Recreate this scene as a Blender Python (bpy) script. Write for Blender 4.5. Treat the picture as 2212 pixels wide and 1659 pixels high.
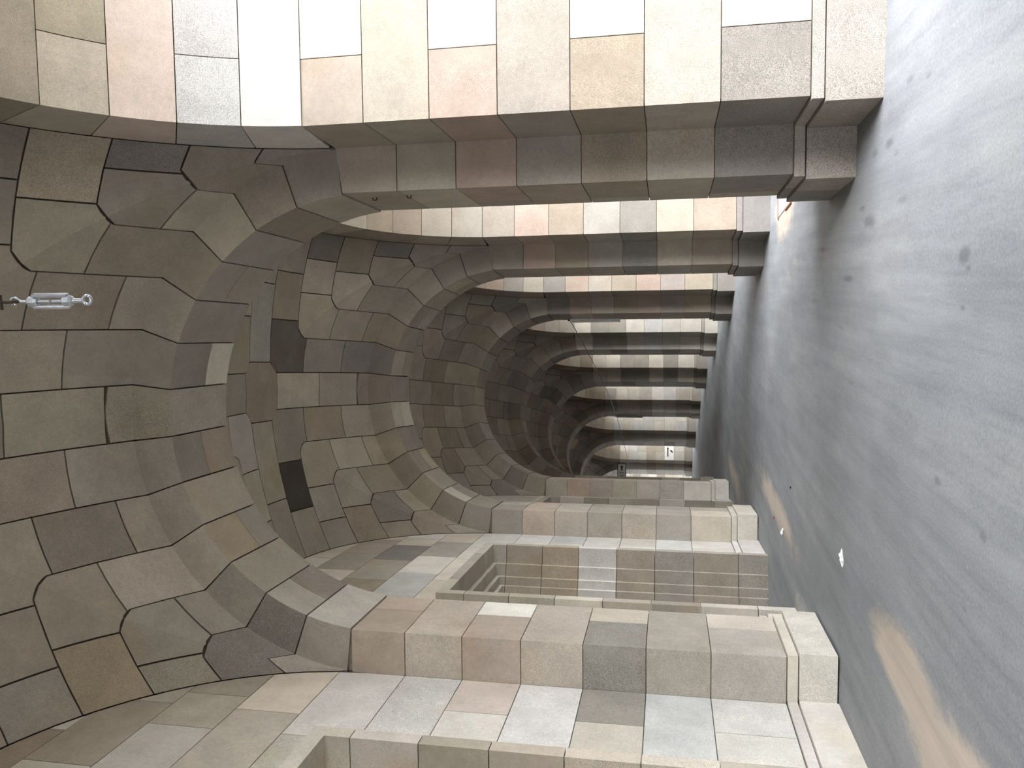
import bpy, math, random
from mathutils import Vector, Matrix

# ------------------------------------------------------------------ scene reset
for o in list(bpy.data.objects):
    bpy.data.objects.remove(o, do_unlink=True)
scene = bpy.context.scene
COL = scene.collection
cos, sin, pi, rad = math.cos, math.sin, math.pi, math.radians

# ------------------------------------------------------------------ dimensions (metres)
R = 111.7556          # radius of the curved walk, centre to the left
T = 2.6703            # half width wall to wall
PJ = 0.4452           # pilaster projection
B = 0.5612            # half width of a pilaster along the walk
WJ = 1.4326           # half width of an arcade pier along the walk
L = 7.0019            # bay length
S1 = 8.2984           # first pier ahead of the camera
S = L / 2 - B
SO = L / 2 - WJ
THICK = 1.30          # arcade wall thickness
ZS = 4.569            # springing
RA = T - PJ           # arch intrados radius
G = 3.35              # groin rise
OPZ, OPR = 4.55, 2.20  # side opening springing and rise
DL = rad(12.914)
TH = [pi / 2 - DL * (k + .5) for k in range(7)]      # bed joint angles, crown to springing
CZ = [0.50, 1.19, 1.80, 2.41, 3.03, 3.63, 4.23, 4.805]  # pier courses
WZ = [0.50, 1.19, 1.80, 2.41, 3.03, 3.63, 4.23, 4.93, 5.57, 6.22, 6.87, 7.60]  # left wall courses
EYE = 1.6

# ------------------------------------------------------------------ camera
cam_d = bpy.data.cameras.new('camera'); cam = bpy.data.objects.new('camera', cam_d); COL.objects.link(cam)
yaw, pitch, roll = 0.1320, 0.1886, 0.0034
fwd = Vector((-sin(yaw) * cos(pitch), cos(yaw) * cos(pitch), sin(pitch)))
rgt = Vector((cos(yaw), sin(yaw), 0)); upv = rgt.cross(fwd)
r2 = rgt * cos(roll) + upv * sin(roll); u2 = upv * cos(roll) - rgt * sin(roll)
cx, cy, cz = -u2, r2, -fwd                     # the photograph lies on its side
cam.matrix_world = Matrix(((cx.x, cy.x, cz.x, 1.0827), (cx.y, cy.y, cz.y, 0), (cx.z, cy.z, cz.z, EYE), (0, 0, 0, 1)))
cam_d.sensor_width = 36; cam_d.sensor_fit = 'HORIZONTAL'; cam_d.lens = 1766.05 * 36 / 2212
cam_d.clip_start = .05; cam_d.clip_end = 500
scene.camera = cam

# ------------------------------------------------------------------ sky, exposure
world = bpy.data.worlds.new('sky'); scene.world = world; world.use_nodes = True
bg = world.node_tree.nodes['Background']
bg.inputs['Color'].default_value = (0.95, 0.97, 1.0, 1); bg.inputs['Strength'].default_value = 9.6
sun_d = bpy.data.lights.new('hazy_sun', 'SUN'); sun_d.energy = 2.4; sun_d.angle = rad(25); sun_d.color = (1, .985, .96)
sun = bpy.data.objects.new('hazy_sun', sun_d); COL.objects.link(sun); sun.location = (40, -30, 40)
az, el = rad(38), rad(42)                       # behind the camera on the open side, through thin cloud
sun.rotation_euler = Vector((-sin(az) * cos(el), cos(az) * cos(el), -sin(el))).to_track_quat('-Z', 'Y').to_euler()
scene.view_settings.view_transform = 'Standard'; scene.view_settings.look = 'None'
scene.view_settings.gamma = 1.0; scene.view_settings.use_curve_mapping = False
scene.view_settings.exposure = 0.2

# ------------------------------------------------------------------ materials
def new_mat(name):
    m = bpy.data.materials.new(name); m.use_nodes = True
    nt = m.node_tree; b = nt.nodes['Principled BSDF']
    return m, nt, b
def N(nt, kind, **kw):
    n = nt.nodes.new(kind)
    for k, v in kw.items():
        if k in n.inputs: n.inputs[k].default_value = v
        else: setattr(n, k, v)
    return n
def plain(name, col, rough=.6, metal=0, noise=0, scale=20):
    m, nt, b = new_mat(name)
    b.inputs['Base Color'].default_value = (*col, 1); b.inputs['Roughness'].default_value = rough; b.inputs['Metallic'].default_value = metal
    if noise:
        tc = N(nt, 'ShaderNodeTexCoord'); nz = N(nt, 'ShaderNodeTexNoise', Scale=scale, Detail=5.0)
        nt.links.new(tc.outputs['Object'], nz.inputs['Vector'])
        mr = N(nt, 'ShaderNodeMapRange'); mr.inputs['To Min'].default_value = 1 - noise; mr.inputs['To Max'].default_value = 1 + noise
        nt.links.new(nz.outputs['Fac'], mr.inputs['Value'])
        mx = N(nt, 'ShaderNodeVectorMath', operation='SCALE'); mx.inputs[0].default_value = col
        nt.links.new(mr.outputs['Result'], mx.inputs['Scale']); nt.links.new(mx.outputs[0], b.inputs['Base Color'])
    return m

def stone_material():
    """ashlar: colour comes from each stone (object colour), alpha says how coarse its grain is"""
    m, nt, b = new_mat('ashlar_stone'); lk = nt.links.new
    oi = N(nt, 'ShaderNodeObjectInfo'); tc = N(nt, 'ShaderNodeTexCoord')
    off = N(nt, 'ShaderNodeVectorMath', operation='SCALE'); off.inputs[0].default_value = (37, 91, 53)
    lk(oi.outputs['Random'], off.inputs['Scale'])
    vec = N(nt, 'ShaderNodeVectorMath', operation='ADD'); lk(tc.outputs['Object'], vec.inputs[0]); lk(off.outputs[0], vec.inputs[1])
    big = N(nt, 'ShaderNodeTexNoise', Scale=2.6, Detail=4.0, Roughness=.6); lk(vec.outputs[0], big.inputs['Vector'])
    mid = N(nt, 'ShaderNodeTexNoise', Scale=22.0, Detail=4.0, Roughness=.65); lk(vec.outputs[0], mid.inputs['Vector'])
    fin = N(nt, 'ShaderNodeTexNoise', Scale=170.0, Detail=2.0, Roughness=.8); lk(vec.outputs[0], fin.inputs['Vector'])
    def rng(src, lo, hi, f0=.3, f1=.7):
        r = N(nt, 'ShaderNodeMapRange'); r.inputs['From Min'].default_value = f0; r.inputs['From Max'].default_value = f1
        r.inputs['To Min'].default_value = lo; r.inputs['To Max'].default_value = hi; lk(src, r.inputs['Value']); return r.outputs['Result']
    def mul(a, c):
        x = N(nt, 'ShaderNodeMath', operation='MULTIPLY'); lk(a, x.inputs[0]); lk(c, x.inputs[1]); return x.outputs[0]
    v = mul(rng(big.outputs['Fac'], .88, 1.10), rng(mid.outputs['Fac'], .93, 1.07))
    # grain strength from alpha: 1 = smooth, 0 = coarse granite
    g = N(nt, 'ShaderNodeMath', operation='SUBTRACT'); g.inputs[0].default_value = 1.0; lk(oi.outputs['Alpha'], g.inputs[1])
    gs = N(nt, 'ShaderNodeMapRange'); gs.inputs['To Min'].default_value = .20; gs.inputs['To Max'].default_value = 1.15; lk(g.outputs[0], gs.inputs['Value'])
    cen = N(nt, 'ShaderNodeMath', operation='SUBTRACT'); lk(rng(fin.outputs['Fac'], 0, 1, .33, .67), cen.inputs[0]); cen.inputs[1].default_value = .5
    sp = mul(cen.outputs[0], gs.outputs['Result'])
    sp1 = N(nt, 'ShaderNodeMath', operation='ADD'); lk(sp, sp1.inputs[0]); sp1.inputs[1].default_value = 1.0
    v = mul(v, sp1.outputs[0])
    # a few rust-brown stains
    st = N(nt, 'ShaderNodeTexNoise', Scale=1.1, Detail=3.0); lk(vec.outputs[0], st.inputs['Vector'])
    stf = rng(st.outputs['Fac'], 0, .35, .60, .75)
    tint = N(nt, 'ShaderNodeMix', data_type='RGBA', blend_type='MULTIPLY'); tint.inputs['B'].default_value = (.95, .78, .55, 1)
    lk(stf, tint.inputs['Factor']); lk(oi.outputs['Color'], tint.inputs['A'])
    sc = N(nt, 'ShaderNodeVectorMath', operation='SCALE'); lk(tint.outputs['Result'], sc.inputs[0]); lk(v, sc.inputs['Scale'])
    lk(sc.outputs[0], b.inputs['Base Color'])
    b.inputs['Roughness'].default_value = .85
    b.inputs['Specular IOR Level'].default_value = .25
    bp = N(nt, 'ShaderNodeBump', Strength=.35, Distance=.006)
    hs = N(nt, 'ShaderNodeMath', operation='ADD'); lk(mid.outputs['Fac'], hs.inputs[0]); lk(sp, hs.inputs[1])
    lk(hs.outputs[0], bp.inputs['Height']); lk(bp.outputs['Normal'], b.inputs['Normal'])
    return m
M_STONE = stone_material()
M_MORTAR = plain('mortar', (.055, .043, .033), .95, 0, .3, 30)
M_MORTAR_PALE = plain('mortar_pale', (.20, .17, .14), .95, 0, .3, 30)
M_SHELL = plain('stone_shell', (.36, .33, .29), .9, 0, .2, 3)
M_ZINC = plain('galvanised_zinc', (.42, .44, .47), .45, .75, .25, 60)
M_RUST = plain('dark_rusty_iron', (.05, .035, .028), .7, .5, .4, 50)
M_RUSTY = plain('rust', (.22, .11, .06), .85, 0, .3, 30)
M_WHITE = plain('white_enamel', (.80, .80, .78), .35)
M_DIFF = plain('opal_diffuser', (.72, .73, .70), .3)
M_BLACK = plain('black_paint', (.012, .012, .013), .5)
M_CABLE = plain('black_cable', (.01, .01, .01), .6)
M_PANEL = plain('grey_panel', (.48, .48, .46), .5)
M_PAPER = plain('paper', (.85, .85, .84), .8, 0, .1, 40)
M_RED = plain('red_scrap', (.55, .03, .03), .6)
M_PLAZA = plain('plaza_paving', (.24, .215, .18), .9, 0, .12, 2)
M_SHADE_WALL = plain('added_shade_wall', (.20, .19, .175), .9, 0, .15, 1)

def floor_material():
    m, nt, b = new_mat('asphalt_screed'); lk = nt.links.new
    tc = N(nt, 'ShaderNodeTexCoord')
    mp = N(nt, 'ShaderNodeMapping'); mp.inputs['Scale'].default_value = (1, .32, 1); lk(tc.outputs['Object'], mp.inputs['Vector'])
    def noise(sc, det=5, ro=.6, vec=None, dist=0):
        n = N(nt, 'ShaderNodeTexNoise', Scale=sc, Detail=det, Roughness=ro, Distortion=dist); lk((vec or tc.outputs['Object']), n.inputs['Vector']); return n.outputs['Fac']
    def ramp(src, stops):
        r = N(nt, 'ShaderNodeValToRGB'); lk(src, r.inputs['Fac']); e = r.color_ramp.elements
        e[0].position, e[0].color = stops[0][0], (*stops[0][1], 1); e[1].position, e[1].color = stops[-1][0], (*stops[-1][1], 1)
        for p, c in stops[1:-1]:
            x = e.new(p); x.color = (*c, 1)
        return r.outputs['Color']
    def mix(f, a, c, mode='MIX'):
        x = N(nt, 'ShaderNodeMix', data_type='RGBA', blend_type=mode)
        if isinstance(f, float): x.inputs['Factor'].default_value = f
        else: lk(f, x.inputs['Factor'])
        for s, k in ((a, 'A'), (c, 'B')):
            if isinstance(s, tuple): x.inputs[k].default_value = (*s, 1)
            else: lk(s, x.inputs[k])
        return x.outputs['Result']
    base = ramp(noise(1.1, 6, .62, mp.outputs[0]), [(.3, (.19, .197, .21)), (.5, (.232, .24, .252)), (.7, (.28, .285, .29))])
    fine = ramp(noise(60, 4, .7), [(.3, (.8, .8, .8)), (.7, (1.15, 1.15, 1.15))])
    base = mix(1.0, base, fine, 'MULTIPLY')
    def blob(x, y, rx, ry, edge=.35):
        sub = N(nt, 'ShaderNodeVectorMath', operation='SUBTRACT'); lk(tc.outputs['Object'], sub.inputs[0]); sub.inputs[1].default_value = (x, y, 0)
        ml = N(nt, 'ShaderNodeVectorMath', operation='MULTIPLY'); lk(sub.outputs[0], ml.inputs[0]); ml.inputs[1].default_value = (1 / rx, 1 / ry, 0)
        ln = N(nt, 'ShaderNodeVectorMath', operation='LENGTH'); lk(ml.outputs[0], ln.inputs[0])
        r = N(nt, 'ShaderNodeMapRange'); r.inputs['From Min'].default_value = 1; r.inputs['From Max'].default_value = edge; lk(ln.outputs['Value'], r.inputs['Value'])
        return r.outputs['Result']
    def math2(op, a, c):
        x = N(nt, 'ShaderNodeMath', operation=op)
        for i, v_ in enumerate((a, c)):
            if isinstance(v_, float): x.inputs[i].default_value = v_
            else: lk(v_, x.inputs[i])
        return x.outputs[0]
    # sandy dust lying along the walls and in the foreground
    ragged = noise(2.6, 8, .72, mp.outputs[0], .8); grit = noise(28, 5, .75)
    acc = None
    for x, y, rx, ry, k in ((-1.78, 4.2, .62, 2.3, 1.0), (-1.62, 5.6, .5, 1.7, .85), (-2.35, 12.4, .5, 4.2, .7), (-3.75, 19.5, .6, 5.0, .7), (1.95, 12.4, .8, 1.9, .8), (1.2, 11.6, .8, 2.0, .45), (.5, 4.6, 1.2, 1.6, .25), (-2.9, 9.6, .45, 2.2, .5)):
        bl = math2('MULTIPLY', blob(x, y, rx, ry, .2), k); acc = bl if acc is None else math2('MAXIMUM', acc, bl)
    th_ = math2('ADD', acc, ragged); th_ = math2('ADD', th_, math2('MULTIPLY', grit, .25))
    dm = N(nt, 'ShaderNodeMapRange'); dm.inputs['From Min'].default_value = 1.02; dm.inputs['From Max'].default_value = 1.30; dm.inputs['To Max'].default_value = .85; lk(th_, dm.inputs['Value'])
    base = mix(dm.outputs['Result'], base, (.47, .40, .33))
    # damp spots
    wob = noise(14, 5, .75, mp.outputs[0]); sacc = None
    for x, y, rx, ry, k in ((2.01, 7.14, .06, .13, .6), (2.02, 6.70, .07, .17, .7), (1.92, 6.5, .05, .10, .5), (1.57, 6.28, .05, .14, .6), (1.47, 7.22, .08, .24, .8), (1.60, 7.5, .04, .16, .7), (1.01, 7.95, .05, .22, .9),
                         (1.15, 4.96, .065, .10, 1.0), (1.08, 4.88, .03, .05, .8), (2.37, 6.22, .04, .14, .6), (2.30, 5.82, .03, .10, .5), (.86, 4.93, .025, .05, .7), (-.18, 5.17, .05, .09, .6), (.55, 8.2, .05, .3, .5),
                         (.75, 9.6, .06, .4, .5), (1.3, 9.2, .06, .5, .5), (-.29, 4.42, .05, .07, .6), (-.75, 4.6, .03, .08, .5), (.1, 7.6, .04, .2, .5)):
        bl = math2('MULTIPLY', blob(x, y, rx * 1.25, ry * 1.4, .2), k); sacc = bl if sacc is None else math2('MAXIMUM', sacc, bl)
    sm = N(nt, 'ShaderNodeMapRange'); sm.inputs['From Min'].default_value = .80; sm.inputs['From Max'].default_value = 1.25; sm.inputs['To Max'].default_value = .55
    lk(math2('ADD', sacc, wob), sm.inputs['Value'])
    base = mix(math2('MULTIPLY', sm.outputs['Result'], math2('GREATER_THAN', sacc, .02)), base, (.085, .087, .092))
    vo = N(nt, 'ShaderNodeTexVoronoi', Scale=5.0); lk(mp.outputs[0], vo.inputs['Vector'])
    spot = ramp(vo.outputs['Distance'], [(.04, (1, 1, 1)), (.09, (0, 0, 0))])
    sel = ramp(noise(1.7, 2), [(.50, (0, 0, 0)), (.56, (1, 1, 1))])
    base = mix(math2('MULTIPLY', mix(1.0, spot, sel, 'MULTIPLY'), .4), base, (.10, .10, .105))
    # long drag marks
    mp2 = N(nt, 'ShaderNodeMapping'); mp2.inputs['Scale'].default_value = (1, .06, 1); lk(tc.outputs['Object'], mp2.inputs['Vector'])
    drag = ramp(noise(7, 5, .7, mp2.outputs[0]), [(.35, (.88, .88, .885)), (.65, (1.10, 1.10, 1.095))])
    base = mix(1.0, base, drag, 'MULTIPLY')
    # white flecks
    v2 = N(nt, 'ShaderNodeTexVoronoi', Scale=9.0); lk(tc.outputs['Object'], v2.inputs['Vector'])
    fl = ramp(v2.outputs['Distance'], [(.035, (1, 1, 1)), (.06, (0, 0, 0))])
    s2 = ramp(noise(2.3, 2), [(.55, (0, 0, 0)), (.6, (1, 1, 1))])
    base = mix(mix(1.0, fl, s2, 'MULTIPLY'), base, (.55, .55, .53))
    lk(base, b.inputs['Base Color'])
    b.inputs['Specular IOR Level'].default_value = .09
    rg = N(nt, 'ShaderNodeMapRange'); lk(noise(3, 4), rg.inputs['Value']); rg.inputs['To Min'].default_value = .42; rg.inputs['To Max'].default_value = .7
    lk(rg.outputs['Result'], b.inputs['Roughness'])
    bp = N(nt, 'ShaderNodeBump', Strength=.25, Distance=.004); lk(noise(45, 4, .7), bp.inputs['Height']); lk(bp.outputs['Normal'], b.inputs['Normal'])
    return m
M_FLOOR = floor_material()

# ------------------------------------------------------------------ geometry helpers
def W(s, t, z):
    """walk coordinates (along, across, up) about a local origin on the axis -> local xyz"""
    return ((R + t) * cos(s / R) - R, (R + t) * sin(s / R), z)
def frame(sc):
    """origin and heading of the axis at distance sc"""
    a = sc / R
    return (-R + R * cos(a), R * sin(a), 0.0), a
def world_pt(s, t, z):
    return Vector((-R + (R + t) * cos(s / R), (R + t) * sin(s / R), z))
def pier_s(n): return S1 + n * L
def bay_s(n): return S1 + (n - .5) * L

def link(name, me, parent=None):
    o = bpy.data.objects.new(name, me); COL.objects.link(o)
    if parent is not None: o.parent = parent
    return o
def empty(name, loc=(0, 0, 0), rz=0):
    o = bpy.data.objects.new(name, None); o.empty_display_size = .2; COL.objects.link(o)
    o.location = loc; o.rotation_euler = (0, 0, rz); return o
def tag(o, label=None, cat=None, group=None, kind=None):
    if label: o['label'] = label
    if cat: o['category'] = cat
    if group: o['group'] = group
    if kind: o['kind'] = kind
    return o

def lerp(a, b, f): return a + (b - a) * f
def frange(a, b, n): return [lerp(a, b, i / n) for i in range(n + 1)]
def grid(fn, us, vs): return [[fn(u, v) for v in vs] for u in us]

def stone_mesh(name, patches, depth=.07, mat=None):
    """patches: [(grid of xyz, point the face looks at)]. They share edges; the outline is turned back by depth."""
    vid, vs, faces = {}, [], []
    def v(p):
        k = (round(p[0], 4), round(p[1], 4), round(p[2], 4))
        if k not in vid: vid[k] = len(vs); vs.append(Vector(p))
        return vid[k]
    for g, ref in patches:
        ids = [[v(p) for p in row] for row in g]
        acc = Vector((0, 0, 0)); fs = []
        c = Vector((0, 0, 0)); k = 0
        for i in range(len(ids) - 1):
            for j in range(len(ids[0]) - 1):
                q = [ids[i][j], ids[i + 1][j], ids[i + 1][j + 1], ids[i][j + 1]]
                q2 = []
                for x in q:
                    if x not in q2: q2.append(x)
                if len(q2) < 3: continue
                a = [vs[x] for x in q2]
                nrm = (a[1] - a[0]).cross(a[2] - a[0])
                if len(a) == 4: nrm += (a[2] - a[0]).cross(a[3] - a[0])
                acc += nrm; c += sum(a, Vector((0, 0, 0))) / len(a); k += 1
                fs.append(q2)
        if not k: continue
        if acc.dot(Vector(ref) - c / k) < 0: fs = [f[::-1] for f in fs]
        faces += fs
    nor = [Vector((0, 0, 0)) for _ in vs]; cnt = {}
    for f in faces:
        a = [vs[x] for x in f]
        n = (a[1] - a[0]).cross(a[2] - a[0])
        if n.length > 1e-12: n.normalize()
        for x in f: nor[x] += n
        for i in range(len(f)):
            e = (f[i], f[(i + 1) % len(f)]); cnt[e] = 1
    back = {}
    def bk(i):
        if i not in back:
            n = nor[i].normalized() if nor[i].length > 1e-9 else Vector((0, 0, 1))
            back[i] = len(vs); vs.append(vs[i] - n * depth)
        return back[i]
    for (a, b_) in list(cnt):
        if (b_, a) not in cnt:
            faces.append([b_, a, bk(a), bk(b_)])
    me = bpy.data.meshes.new(name); me.from_pydata([tuple(p) for p in vs], [], faces); me.update()
    me.materials.append(mat or M_STONE)
    me.polygons.foreach_set('use_smooth', [True] * len(me.polygons))
    me.set_sharp_from_angle(angle=rad(5))
    return me

def surface_mesh(name, grids, mat):
    vs, fs = [], []
    for g in grids:
        o = len(vs); m = len(g[0])
        for row in g: vs += [tuple(p) for p in row]
        for i in range(len(g) - 1):
            for j in range(m - 1):
                fs.append((o + i * m + j, o + (i + 1) * m + j, o + (i + 1) * m + j + 1, o + i * m + j + 1))
    me = bpy.data.meshes.new(name); me.from_pydata(vs, [], fs); me.update(); me.materials.append(mat)
    return me

def box_data(x0, x1, y0, y1, z0, z1):
    v = [(x, y, z) for x in (x0, x1) for y in (y0, y1) for z in (z0, z1)]
    f = [(0, 1, 3, 2), (4, 6, 7, 5), (0, 4, 5, 1), (2, 3, 7, 6), (0, 2, 6, 4), (1, 5, 7, 3)]
    return v, f
def mesh_of(name, parts, mat, smooth=False):
    vs, fs = [], []
    for v, f in parts:
        o = len(vs); vs += v; fs += [tuple(i + o for i in q) for q in f]
    me = bpy.data.meshes.new(name); me.from_pydata(vs, [], fs); me.update(); me.materials.append(mat)
    if smooth:
        me.polygons.foreach_set('use_smooth', [True] * len(me.polygons)); me.set_sharp_from_angle(angle=rad(40))
    return me
def tube_data(pts, r, n=8, closed=False):
    pts = [Vector(p) for p in pts]; m = len(pts); vs, fs = [], []
    up = Vector((.3, .2, 1)).normalized()
    for i, p in enumerate(pts):
        d = (pts[(i + 1) % m] - pts[i - 1]) if closed else (pts[min(i + 1, m - 1)] - pts[max(i - 1, 0)])
        d.normalize(); a = d.cross(up)
        if a.length < .1: a = d.cross(Vector((1, 0, 0)))
        a.normalize(); b_ = d.cross(a)
        rr = r[i] if isinstance(r, (list, tuple)) else r
        for k in range(n):
            t = 2 * pi * k / n; vs.append(tuple(p + a * cos(t) * rr + b_ * sin(t) * rr))
    for i in range(m if closed else m - 1):
        for k in range(n):
            j = (i + 1) % m
            fs.append((i * n + k, i * n + (k + 1) % n, j * n + (k + 1) % n, j * n + k))
    if not closed:
        fs.append(tuple(range(n))[::-1]); fs.append(tuple((m - 1) * n + k for k in range(n)))
    return vs, fs

# ------------------------------------------------------------------ stone colours
PAL = {'beige': (.33, .292, .243), 'sand': (.40, .36, .30), 'grey': (.30, .278, .242), 'green': (.325, .298, .235), 'rose': (.325, .27, .222),
       'pink': (.52, .44, .395), 'ochre': (.36, .285, .175), 'ochre2': (.385, .33, .24), 'brown': (.285, .235, .18), 'slate': (.212, .197, .182),
       'dark': (.055, .05, .044), 'dark2': (.13, .115, .10), 'light': (.53, .52, .485), 'light2': (.46, .445, .39), 'mauve': (.268, .233, .205),
       'rust': (.34, .255, .205), 'rose2': (.36, .29, .24), 'pale': (.50, .455, .395), 'pale2': (.36, .315, .265), 'blue': (.44, .45, .44), 'blue2': (.31, .315, .295), 'olive': (.325, .302, .238)}
def colour(o, key, rng, grain=None):
    c = PAL[key]; f = rng.uniform(.92, 1.08)
    o.color = (c[0] * f * rng.uniform(.97, 1.03), c[1] * f, c[2] * f * rng.uniform(.96, 1.04), grain if grain is not None else rng.choice([.95, .9, .8, .55, .75, .35]))
VAULT = ['beige'] * 7 + ['brown'] * 5 + ['grey'] * 5 + ['green'] * 3 + ['mauve'] * 5 + ['slate'] * 2 + ['olive'] * 2 + ['rose', 'ochre2']
PIER = ['beige'] * 5 + ['grey'] * 4 + ['rose2'] * 2 + ['mauve'] * 3 + ['brown'] * 3 + ['sand'] * 2 + ['slate', 'green', 'rust']
LIGHT = ['light'] * 6 + ['light2'] * 3 + ['pale'] * 3 + ['blue', 'sand']

# ------------------------------------------------------------------ vault surface
WR, WL = 3.03, 2.75
def z_arch(th): return ZS + T * sin(th)
def z_groin(th): return ZS + G * sin(th)
def z_wall(th, side): return ZS + (WR if side > 0 else WL) * sin(th)
BULGE = .11                                          # the webs are slightly domed between their edges
def dome(th, lam, web): return BULGE * 4 * lam * (1 - lam) * (1 - cos(th))
def long_web(th, lam, e=0.0):
    """distance from the arch face and height of the web that leans on a transverse arch; e moves it outwards"""
    d = lam * S * (1 - cos(th)); z = lerp(z_arch(th), z_groin(th), lam) + dome(th, lam, 'l')
    return d, (T + e) * cos(th), z + e * sin(th)
def side_web(th, lam, side, e=0.0):
    t = T - lam * T * (1 - cos(th)); z = lerp(z_wall(th, side), z_groin(th), lam) + dome(th, lam, 's')
    return (S + e) * cos(th), t, z + e * sin(th)
CH = 0.17                                             # cut across the groin at each bed joint
def bed(k, lam, web):
    """angle of bed joint k at lam (it is cut back where it meets the groin)"""
    if k >= 7: return 0.0
    th = TH[k]; ln = (S if web == 'l' else T) * (1 - cos(th))
    if ln < .3 or k >= 5: return th
    c = min(CH, .42 * ln); lc = 1 - c / ln
    if lam <= lc: return th
    th2 = math.acos(min(1, cos(th) + min(CH, .42 * min(S, T) * (1 - cos(th))) * .36 / ((S + T) / 2)))
    return lerp(th, th2, (lam - lc) / (1 - lc))
def bed_break(k, web):
    if k >= 5: return 1
    ln = (S if web == 'l' else T) * (1 - cos(TH[k])); return 1 - min(CH, .42 * ln) / ln
GV = .008                                             # half a vault joint
def web_len(web, th): return (S if web == 'l' else T) * (1 - cos(th))
def web_patch(c, d0, d1, web, pt, ref, open0=True, nth=3):
    """course c (between bed joints c-1 above and c below) from d0 to d1 metres off the arch or wall; d1 None runs to the groin"""
    a = d0 + (GV if open0 else 0)
    def lam(th, v):
        ln = max(1e-6, web_len(web, th)); x0 = min(1, a / ln); x1 = 1 if d1 is None else min(1, (d1 - GV) / ln)
        return lerp(x0, x1, v)
    span = (web_len(web, (TH[c - 1] + TH[c]) / 2) if d1 is None else d1) - a
    keep = [0.0, 1.0]
    for k in (c - 1, c):
        ln = web_len(web, TH[k]); x = bed_break(k, web); x0 = min(1, a / ln); x1 = 1 if d1 is None else min(1, (d1 - GV) / ln)
        if x0 < x < x1: keep.append((x - x0) / (x1 - x0))
    vs = keep + [v for v in frange(0, 1, max(2, int(span / .4))) if min(abs(v - k) for k in keep) > .08]
    vs = sorted(set(vs))
    def f(v, u):
        lo = bed(c, lam(TH[c], v), web) + GV / 2.9; hi = bed(c - 1, lam(TH[c - 1], v), web) - GV / 2.9
        th = lerp(lo, hi, u); return pt(th, lam(th, v))
    return (grid(f, vs, frange(0, 1, nth)), ref)

# ------------------------------------------------------------------ templates
def quad(fn, u0, u1, v0, v1, ref, nu=1, nv=1): return (grid(fn, frange(u0, u1, nu), frange(v0, v1, nv)), ref)
GP = .0045

def pier_right():
    """stones of an arcade pier in its own frame"""
    out = []
    REFN = {-1: W(-L / 2, 0, 3), 1: W(L / 2, 0, 3)}
    for c in range(7):
        z0, z1 = CZ[c] + GP, CZ[c + 1] - GP
        split = .30 if c % 2 == 0 else -.5
        has_outer = c % 2 == 0
        for sg in (-1, 1):
            ref = REFN[sg]; tj = 3.25 - GP if has_outer else T + THICK
            sp = split; zk = z1 + (.065 if c == 6 else 0)
            ps = [quad(lambda t, z: W(sg * WJ, t, z), T, tj, z0, z1, ref),
                  quad(lambda s, u: W(sg * s, T, lerp(z0, lerp(zk, z1, (s - B) / (WJ - B)), u)), B, WJ, 0, 1, W(sg * 1.0, 0, 2)),
                  quad(lambda t, u: W(sg * B, t, lerp(z0, lerp(z1, zk, (t - T + PJ) / PJ), u)), T - PJ, T, 0, 1, ref),
                  quad(lambda s, z: W(s, T - PJ, z), sg * B, sp + sg * GP, z0, z1, W(0, 0, 2))]
            out.append(('stone', ('R', c, sg, 0), stone_mesh('pier_stone', ps)))
            if has_outer:
                out.append(('stone', ('R', c, sg, 1), stone_mesh('pier_stone', [quad(lambda t, z: W(sg * WJ, t, z), 3.25 + GP, T + THICK, z0, z1, ref)])))
    for nm, za, zb, e in (('plinth_block', -.25, .395, .0608), ('plinth_band', .405, .495, .03)):
        for sg in (-1, 1):
            def outline(e): return [(sg * (WJ + e), T + THICK), (sg * (WJ + e), T - e), (sg * (B + e), T - e), (sg * (B + e), T - PJ - e), (0, T - PJ - e)]
            o1, o2 = outline(e), outline(-.02); ps = []
            rf = [W(sg * L / 2, T + .8, .2), W(sg, 0, .2), W(sg * L / 2, 0, .2), W(0, 0, .2)]
            for i in range(4):
                ps.append(([[W(*o1[i], za), W(*o1[i + 1], za)], [W(*o1[i], zb), W(*o1[i + 1], zb)]], rf[i]))
                ps.append(([[W(*o1[i], zb), W(*o1[i + 1], zb)], [W(*o2[i], zb), W(*o2[i + 1], zb)]], W(o1[i][0], o1[i][1], 9)))
            out.append((nm, ('R', nm, sg, 0), stone_mesh(nm, ps)))
    return out

def pilaster_left():
    out = []
    for c in range(7):
        z0, z1 = CZ[c] + GP, CZ[c + 1] - GP
        split = .12 if c % 2 == 0 else None
        for sg in (-1, 1):
            end = (B if sg < 0 else None) if split is None else split
            fr = quad(lambda t, z: W(sg * B, t, z), -T, -T + PJ, z0, z1, W(sg * L / 2, 0, 3))
            if split is None:
                if sg < 0: ps = [fr, quad(lambda s, z: W(s, -T + PJ, z), -B, B, z0, z1, W(0, 0, 3)),
                                 quad(lambda t, z: W(B, t, z), -T, -T + PJ, z0, z1, W(L / 2, 0, 3))]
                else: continue
            else: ps = [fr, quad(lambda s, z: W(s, -T + PJ, z), sg * B, split + sg * GP, z0, z1, W(0, 0, 3))]
            out.append(('stone', ('L', c, sg, 0), stone_mesh('pilaster_stone', ps)))
    for nm, za, zb, e in (('plinth_block', .062, .395, .0608), ('plinth_band', .405, .495, .03)):
        t1 = -T + PJ + e
        ps = [quad(lambda t, z: W(-B - e, t, z), -T + e, t1, za, zb, W(-L / 2, 0, 1)),
              quad(lambda s, z: W(s, t1, z), -B - e, B + e, za, zb, W(0, 0, 1)),
              quad(lambda t, z: W(B + e, t, z), -T + e, t1, za, zb, W(L / 2, 0, 1)),
              quad(lambda s, t: W(s, t, zb), -B - e, B + e, -T + e, t1, W(0, -2, 9))]
        out.append((nm, ('L', nm, 0, 0), stone_mesh(nm, ps)))
    return out

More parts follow.
